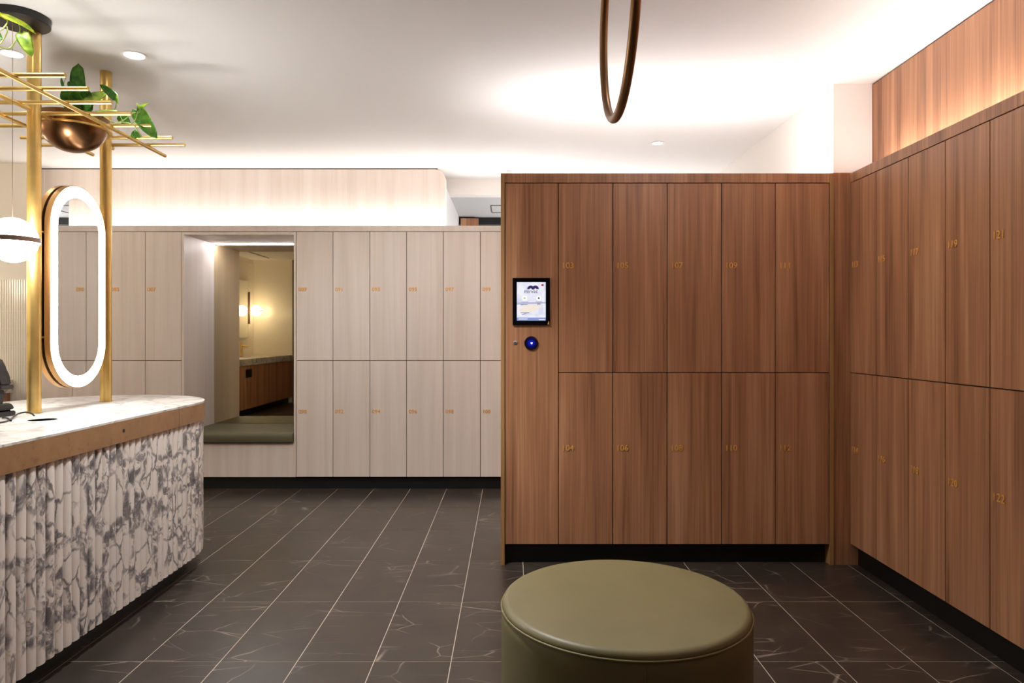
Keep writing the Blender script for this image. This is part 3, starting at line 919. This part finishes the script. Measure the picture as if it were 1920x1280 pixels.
# ------------------------------------------------------------------ hair tool on the counter and its cable
ap = thing('hair_dryer', 'black hair dryer on a stand at the near end of the marble counter', 'hair dryer', (-2.30, 3.02, 0.9025))
HD = 3.03
def slab(pts, y0, y1):
    return xz_prism([(px(a, b_, HD).x, px(a, b_, HD).z) for a, b_ in pts], y0, y1)
def soft(bm, r=0.006):
    bmesh.ops.bevel(bm, geom=bm.edges[:], offset=r, segments=2, affect='EDGES', clamp_overlap=True)
    return bm
obj('body', soft(slab([(-46, 700), (-30, 678), (-6, 672), (3, 690), (5, 700), (8, 708), (13, 722), (-40, 726)], HD - 0.035, HD + 0.035)), 'plastic', ap, 40)
obj('nozzle', soft(slab([(-42, 722.5), (13, 721.5), (15, 727), (13, 730), (-42, 731)], HD - 0.04, HD + 0.04), 0.003), 'plastic', ap, 40)
obj('stem', soft(slab([(-22, 730), (1.5, 730), (4, 742), (-2, 760), (-24, 760)], HD - 0.022, HD + 0.022), 0.004), 'plastic', ap, 40)
obj('base_plate', soft(slab([(-60, 757), (2, 757.5), (8.5, 764), (9, 768), (6, 770), (-60, 770)], HD - 0.06, HD + 0.06), 0.004), 'plastic', ap, 40)
bz = px(0, 772, HD).z
obj('base', soft(slab([(-62, 772), (9, 772), (10.5, 775), (9.5, 781.2), (-62, 781.2)], HD - 0.065, HD + 0.065), 0.003), 'plastic', ap, 40)
obj('base_pad', slab([(-55, 769.5), (4, 769.5), (4, 772.5), (-55, 772.5)], HD - 0.05, HD + 0.05), 'void', ap)
def smooth_path(pts, sub=6):
    P = [Vector(p) for p in pts]
    out_ = []
    for i in range(len(P) - 1):
        a, b, c, d = P[max(i - 1, 0)], P[i], P[i + 1], P[min(i + 2, len(P) - 1)]
        for k in range(sub):
            t_ = k / sub
            out_.append(0.5 * ((2 * b) + (c - a) * t_ + (2 * a - 5 * b + 4 * c - d) * t_ ** 2 + (3 * b - a - 3 * c + d) * t_ ** 3))
    out_.append(P[-1])
    return out_
cz = 0.9062
def on_top(x, y, z=cz):
    d = (EYE - z) * F / (y - CY)
    return px(x, y, d)
c1 = smooth_path([on_top(-70, 800), on_top(-40, 797), on_top(2, 791.5), on_top(18, 787), px(32, 776.5, 3.03), px(48, 772.5, 3.05), px(60, 775.5, 3.06), px(66.5, 782.5, 3.06)])
tag(obj('power_cable', tube(c1, 0.0034, 8), 'plastic', None, 180), 'thin black cable looping across the marble counter top', 'cable')
c2 = smooth_path([on_top(4, 783.5, cz - 0.0006), on_top(8, 783), on_top(15, 784), on_top(21, 788.5)])
tag(obj('power_cable', tube(c2, 0.0028, 8), 'plastic', None, 180), 'short black cable end beside the hair dryer base', 'cable')

# ------------------------------------------------------------------ plants
def leaf(base, tip, width, mat, parent, face=Vector((0, -1, 0)), cup=0.18, bend=0.12, name='leaf', heart=True, tipp=2.4):
    base, tip = Vector(base), Vector(tip)
    ax = tip - base; L = ax.length; ax.normalize()
    nrm = face - ax * face.dot(ax)
    nrm.normalize()
    sd_ = ax.cross(nrm)
    b = bmesh.new()
    n, m = 9, 4
    grid = []
    for i in range(n + 1):
        t_ = i / n
        w = min(1.0, (t_ / 0.16 + 0.12)) ** 0.6 * (1 - t_ ** tipp) ** 0.6 * width * 0.5
        if i == n: w = 0.0006
        row = []
        for j in range(-m, m + 1):
            u = j / m
            back = -0.10 * L * abs(u) * (1 - t_) ** 2 if heart else 0
            c = base + ax * (t_ * L + back) + sd_ * (u * w) + nrm * (cup * w * abs(u) - bend * L * t_ * t_ + 0.02 * L * math.sin(7 * t_ + 3 * u))
            row.append(b.verts.new(c))
        grid.append(row)
    for i in range(n):
        for j in range(2 * m):
            b.faces.new((grid[i][j], grid[i][j + 1], grid[i + 1][j + 1], grid[i + 1][j]))
    bmesh.ops.solidify(b, geom=b.faces[:], thickness=0.0006)
    return obj(name, b, mat, parent, 180)
D0 = 3.42
pl = thing('pothos_plant', 'trailing green pothos growing in the bronze bowl between the poles', 'plant', (PX, 3.462, 2.31))
def pleaf(x0, y0, x1, y1, wpx, mat, d0=D0, d1=None, face=(0.2, -1, -0.2), cup=0.2, bend=0.1, tipp=2.4):
    d1 = d1 or d0
    leaf(px(x0, y0, d0), px(x1, y1, d1), wpx * 1.15 * d0 / F, mat, pl, Vector(face), cup, bend, tipp=tipp)
pleaf(149, 204, 146, 118, 24, 'leaf_dark', 3.46, 3.46, cup=0.3, bend=0.02, tipp=6)
pleaf(142, 203, 122, 164, 30, 'leaf_dark', 3.45, 3.40, tipp=4)
pleaf(147, 204, 138, 168, 26, 'leaf', 3.42, 3.36)
pleaf(156, 204, 163, 167, 30, 'leaf_dark', 3.44, 3.40)
pleaf(156, 198, 188, 172, 20, 'leaf_dark', 3.44, 3.48)
pleaf(162, 193, 200, 170, 17, 'leaf_lime', 3.40, 3.46)
pleaf(216, 184, 189, 158, 16, 'leaf_dark', 3.42, 3.36, (0.4, -1, 0.4))
pleaf(216, 176, 220, 195, 6, 'leaf_lime', 3.42, 3.42)
pleaf(219, 208, 175, 207, 15, 'leaf_lime', 3.40, 3.30, (0, -0.6, 0.8))
pleaf(226, 216, 243, 235, 18, 'leaf_dark', 3.46, 3.46)
pleaf(256, 207, 291, 257, 27, 'leaf', 3.44, 3.42, (0.15, -1, -0.1))
pleaf(262, 202, 256, 193, 4, 'leaf_lime', 3.44)
pleaf(262, 201, 279, 193, 4, 'leaf_lime', 3.44)
pleaf(251, 258, 254, 243, 11, 'leaf', 3.46)
pleaf(263, 257, 252, 244, 8, 'leaf', 3.45)
pleaf(118, 162, 114, 145, 5, 'leaf_dark', 3.44)
pleaf(135, 165, 127, 152, 9, 'leaf_dark', 3.44)
pleaf(160, 205, 135, 196, 14, 'leaf', 3.38, 3.34)
pleaf(150, 206, 170, 196, 14, 'leaf_dark', 3.38, 3.34)
def stem(pts, r=0.0022, parent=None, rmat='stem'):
    obj('stem', tube(smooth_path(pts), r, 6), rmat, parent or pl, 180)
S = lambda x, y, d=3.43: px(x, y, d)
stem([S(190, 215, 3.45), S(212, 229), S(230, 229), S(246, 232), S(256, 241), S(266, 257)])
stem([S(246, 232), S(253, 226), S(257, 216), S(258, 208)])
stem([S(212, 230), S(230, 226), S(246, 214), S(254, 210)])
stem([S(232, 229), S(227, 221), S(226, 216)], 0.0018)
stem([S(262, 202), S(263, 207), S(260, 212)], 0.0016)
stem([S(200, 214), S(214, 206), S(218, 195), S(217, 183)], 0.0018)
stem([S(205, 216), S(216, 212), S(219, 208)], 0.0018)
stem([S(150, 206, 3.46), S(149, 200, 3.46)], 0.003)
stem([S(133, 175, 3.44), S(120, 160, 3.44), S(124, 146, 3.44)], 0.0014)

pl2 = thing('pothos_plant', 'bright yellow green pothos leaves under the black ceiling disc', 'plant', (PX, 2.33, 2.31))
def l2(x0, y0, x1, y1, wpx, mat, d0, d1, face=(0.2, -1, 0.3), cup=0.2, bend=0.1):
    leaf(px(x0, y0, d0), px(x1, y1, d1), wpx * d0 / F, mat, pl2, Vector(face), cup, bend)
l2(6, 27, 66, 53, 19, 'leaf_bright', 2.86, 2.86, (0.1, -0.6, 0.8), 0.1, 0.16)
l2(-30, 10, 13, 34, 17, 'leaf_bright', 2.84, 2.86, (0.1, -0.6, 0.8))
l2(41, 62, 55, 98, 26, 'leaf_lime', 2.86, 2.84, (0.2, -1, 0.45), 0.1, 0.25)
l2(-14, 56, 3, 73, 14, 'leaf_dark', 2.86, 2.86)
S2 = lambda x, y, d=2.86: px(x, y, d)
b0 = Vector((PX + 0.02, 2.36, 2.32))
stem([b0, b0 + Vector((0.03, 0.15, 0.10)), S2(-40, 80, 2.7), S2(-8, 86, 2.8), S2(17, 91), S2(30, 76), S2(40, 64)], 0.0032, pl2)
stem([b0, b0 + Vector((0.02, 0.12, 0.14)), S2(-30, 70, 2.72), S2(0, 57, 2.82), S2(12, 46), S2(14, 36)], 0.0032, pl2)
stem([S2(-12, 90, 2.8), S2(2, 80), S2(13, 62), S2(13, 50)], 0.0028, pl2)
stem([S2(30, 38), S2(37, 50), S2(37, 64)], 0.001, pl2)
l2(-60, 60, -130, 40, 24, 'leaf', 2.6, 2.5)
l2(-70, 90, -120, 130, 24, 'leaf', 2.6, 2.5)

# ------------------------------------------------------------------ downlights and ceiling fittings
def downlight(x, y, label, watts=W_DOWN, r=0.045, spot=math.radians(95), aim=(0, 0)):
    t = thing('downlight', label, 'ceiling light', (x, y, CEIL - 0.012), 'recessed ceiling downlights')
    obj('trim_ring', lathe(x, y, [(r, CEIL - 0.002), (r + 0.004, CEIL - 0.005), (r + 0.014, CEIL - 0.004), (r + 0.016, CEIL - 0.0005), (r, CEIL - 0.0005)], 36), 'trim_white', t, 40)
    obj('reflector', lathe(x, y, [(r, CEIL - 0.003), (r * 0.95, CEIL - 0.0015)], 36), 'reflector', t, 40)
    obj('lens', lathe(x, y, [(0, CEIL - 0.0012), (r * 0.95, CEIL - 0.0012)], 36), 'lamp', t)
    ld = bpy.data.lights.new('downlight_beam', 'SPOT')
    ld.energy = watts; ld.spot_size = spot; ld.spot_blend = 0.7; ld.color = (0.94, 0.97, 1.0); ld.shadow_soft_size = 0.035
    o = bpy.data.objects.new('downlight_beam', ld); COL.objects.link(o)
    o.parent = t; o.location = (0, 0, -0.004)
    o.rotation_euler = (aim[0], aim[1], 0)
p = px(252, 103, (CEIL - EYE) * F / (CY - 103)); downlight(p.x, p.y, 'small white ceiling downlight between the two brass poles', 3, spot=math.radians(70))
p = px(22, 100, (CEIL - EYE) * F / (CY - 100)); downlight(p.x, p.y, 'small white ceiling downlight behind the pendant cable', 4)
p = px(1233, 268, (CEIL - EYE) * F / (CY - 268)); downlight(p.x, p.y, 'tiny white ceiling downlight above the facing walnut bank', 10, 0.035)

# unseen fill downlights added above the frame to brighten the room and leaves
for (x, y, w), lb in zip(((-0.85, 2.75, 44), (-2.08, 2.72, 2.0)), ('added fill downlight in the ceiling just before the brass poles', 'added fill downlight in the ceiling directly over the yellow green leaves')):
    downlight(x, y, lb, w, 0.045, math.radians(114))
# tilted fill lamps added unseen above the frame, aimed at the locker fronts
downlight(-0.75, 2.80, 'added tilted fill downlight washing the pale lockers', 20, 0.045, math.radians(70), (math.radians(52), 0))
downlight(1.05, 2.25, 'added tilted fill downlight washing the facing walnut bank', 3.6, 0.045, math.radians(76), (math.radians(54), 0))
downlight(0.55, 2.60, 'added tilted fill downlight washing the side walnut bank', 4.2, 0.045, math.radians(76), (0, math.radians(-52)))
pg = thing('globe_pendant', 'unseen fill globe added in the passage behind the lockers', 'lamp', (0.9, 6.9, 1.70))  # hidden lamp added only to brighten the passage
globe_parts(pg, 0.9, 6.9, 1.80, mat='globe_passage_fill')
obj('cable', tube([(0.9, 6.9, 1.897), (0.9, 6.9, 2.536)], 0.0011, 6), 'ring_dark', pg)

sp_ = px(955, 321, 6.0)
tag(obj('smoke_detector', box(sp_.x - 0.025, sp_.x + 0.025, 5.96, 6.01, CEIL - 0.045, CEIL - 0.0005, 0.004), 'trim_white'), 'tiny white sensor box on the ceiling above the bank edge', 'sensor')

# ------------------------------------------------------------------ wash zone on the room's far side
struct('wall_tiled', box(XL, -3.93, 5.72, 5.78, 0, CEIL), 'cream')
tw = bpy.data.objects['wall_tiled']
b = bmesh.new()
def ribs(bm, a0, a1, fixed, z0, z1, axis, pitch=0.0195, rows=(0.0,)):
    n = int((a1 - a0) / pitch)
    for k in range(n):
        u0 = a0 + k * pitch + 0.001; u1 = u0 + pitch - 0.002
        if axis == 'x':
            pts = [(u0, fixed), (u0 + 0.003, fixed - 0.005), (u1 - 0.003, fixed - 0.005), (u1, fixed)]
        else:
            pts = [(fixed, u0), (fixed + 0.005, u0 + 0.003), (fixed + 0.005, u1 - 0.003), (fixed, u1)]
        z = z0
        while z < z1 - 0.01:
            zt = min(z + 0.145, z1)
            lo_ = [bm.verts.new((q[0], q[1], z + 0.001)) for q in pts]; hi_ = [bm.verts.new((q[0], q[1], zt - 0.001)) for q in pts]
            for i in range(3): bm.faces.new((lo_[i], lo_[i + 1], hi_[i + 1], hi_[i]))
            z += 0.146
    return bm
o = obj('mosaic_tile', ribs(bmesh.new(), -4.84, -3.935, 5.7195, 0.0, 1.72, 'x'), 'ceramic', tw); o['kind'] = 'stuff'
struct('wall_stub', box(XL, -4.11, -0.70, -0.60, 0, CEIL), 'ceramic')
struct('trim_5', box(-4.109, -4.07, -0.72, -0.58, 0, CEIL), 'rear')
wl = bpy.data.objects['wall_left']
o = obj('mosaic_tile', ribs(bmesh.new(), -0.6, 5.7, XL + 0.0005, 0.9, 2.6, 'y', 0.03), 'ceramic', wl); o['kind'] = 'stuff'

vx0, vx1, vy0, vy1 = XL + 0.006, -4.115, -0.595, 5.70
wt = thing('worktop', 'pale veined marble worktop along the wash zone wall', 'worktop', ((vx0 + vx1) / 2, 2.5, 0.79))
obj('slab', box(vx0, vx1 + 0.02, vy0, vy1, 0.79, 0.895, 0.002), 'marble_vanity', wt)
nv = 7
vw = (vy1 - vy0) / nv
lab = ['walnut wash cabinet nearest the stub wall, seen in the alcove mirror', 'walnut wash cabinet with a square towel slot, seen in the alcove mirror']
for k in range(nv):
    y0, y1 = vy0 + k * vw, vy0 + (k + 1) * vw
    if 1 < k < 5 and k != 2: pass
    L_ = ('first', 'second', 'third', 'fourth', 'fifth', 'sixth', 'last')[k] + ' walnut wash cabinet counted from the stub wall, under the worktop'
    if k == 0: L_ = 'walnut wash cabinet nearest the stub wall, seen in the alcove mirror'
    if k == 2: L_ = 'walnut wash cabinet with a square black slot, seen in the alcove mirror'
    if k == nv - 1: L_ = 'walnut wash cabinet against the cream tiled wall'
    t = thing('wash_cabinet', L_, 'cabinet', ((vx0 + vx1) / 2, y0, 0), 'walnut wash cabinets')
    obj('carcass', box(vx0, vx1 - 0.02, y0 + 0.0005, y1 - 0.0005, 0.11, 0.788), 'black', t)
    obj('door', box(vx1 - 0.0195, vx1, y0 + 0.0015, y0 + vw / 2 - 0.0015, 0.112, 0.786, 0.0008), 'walnut', t)
    obj('door', box(vx1 - 0.0195, vx1, y0 + vw / 2 + 0.0015, y1 - 0.0015, 0.112, 0.786, 0.0008), 'walnut', t)
    obj('plinth', box(vx0, vx1 - 0.07, y0 + 0.0005, y1 - 0.0005, 0, 0.109), 'black', t)
    if k == 2:
        yc = 12.46 - 4.115 * F / (CX - 467)
        obj('slot', box(vx1, vx1 + 0.002, yc - 0.13, yc + 0.13, 0.60, 0.73), 'black', t, None, 'square black slot')
wm = thing('wall_mirror', 'frameless rectangular mirror over the wash worktop', 'mirror', (XL + 0.02, 0.4, 1.22))
obj('glass', box(XL + 0.012, XL + 0.030, -0.27, 1.1, 1.22, 2.25), 'mirror', wm)
def sconce(y, label):
    t = thing('globe_sconce', label, 'lamp', (XL + 0.05, y, 1.41), 'globe wall lamps of the wash zone')
    obj('bar', box(XL + 0.006, XL + 0.05, y - 0.012, y + 0.012, 1.47, 2.06), 'ring_dark', t)
    globe_parts(t, XL + 0.165, y, 1.715, mat='globe_wash')
sconce(-0.31, 'glowing globe wall lamp on a slim bar, seen in the alcove mirror')
sconce(1.5, 'added fill globe lamp farther along the wash zone wall')  # this and the next two are unseen lamps added to brighten the zone
sconce(3.2, 'added fill globe lamp midway along the wash zone wall')
sconce(4.8, 'added fill globe lamp nearest the cream mosaic end wall')
ta = thing('brass_tap', 'slim brass tap on the wash worktop, seen in the alcove mirror', 'tap', (-4.62, 0.56, 0.8955))
obj('body', tube([(-4.62, 0.56, 0.8955), (-4.62, 0.56, 1.12)], 0.02, 16), 'brass', ta, 50)
obj('spout', tube([(-4.62, 0.56, 1.09), (-4.50, 0.56, 1.07)], 0.013, 12), 'brass', ta, 50)
obj('lever', tube([(-4.62, 0.56, 1.122), (-4.62, 0.56, 1.155)], 0.016, 12), 'brass', ta, 50)
vt = thing('ceiling_vent', 'long dark slot vent in the ceiling over the wash worktop', 'vent', (-4.44, 0.27, CEIL - 0.005))
obj('frame', box(-4.475, -4.405, -0.30, 0.83, CEIL - 0.004, CEIL - 0.0005), 'trim_white', vt)
obj('slot', box(-4.46, -4.42, -0.28, 0.81, CEIL - 0.006, CEIL - 0.0042), 'black', vt)
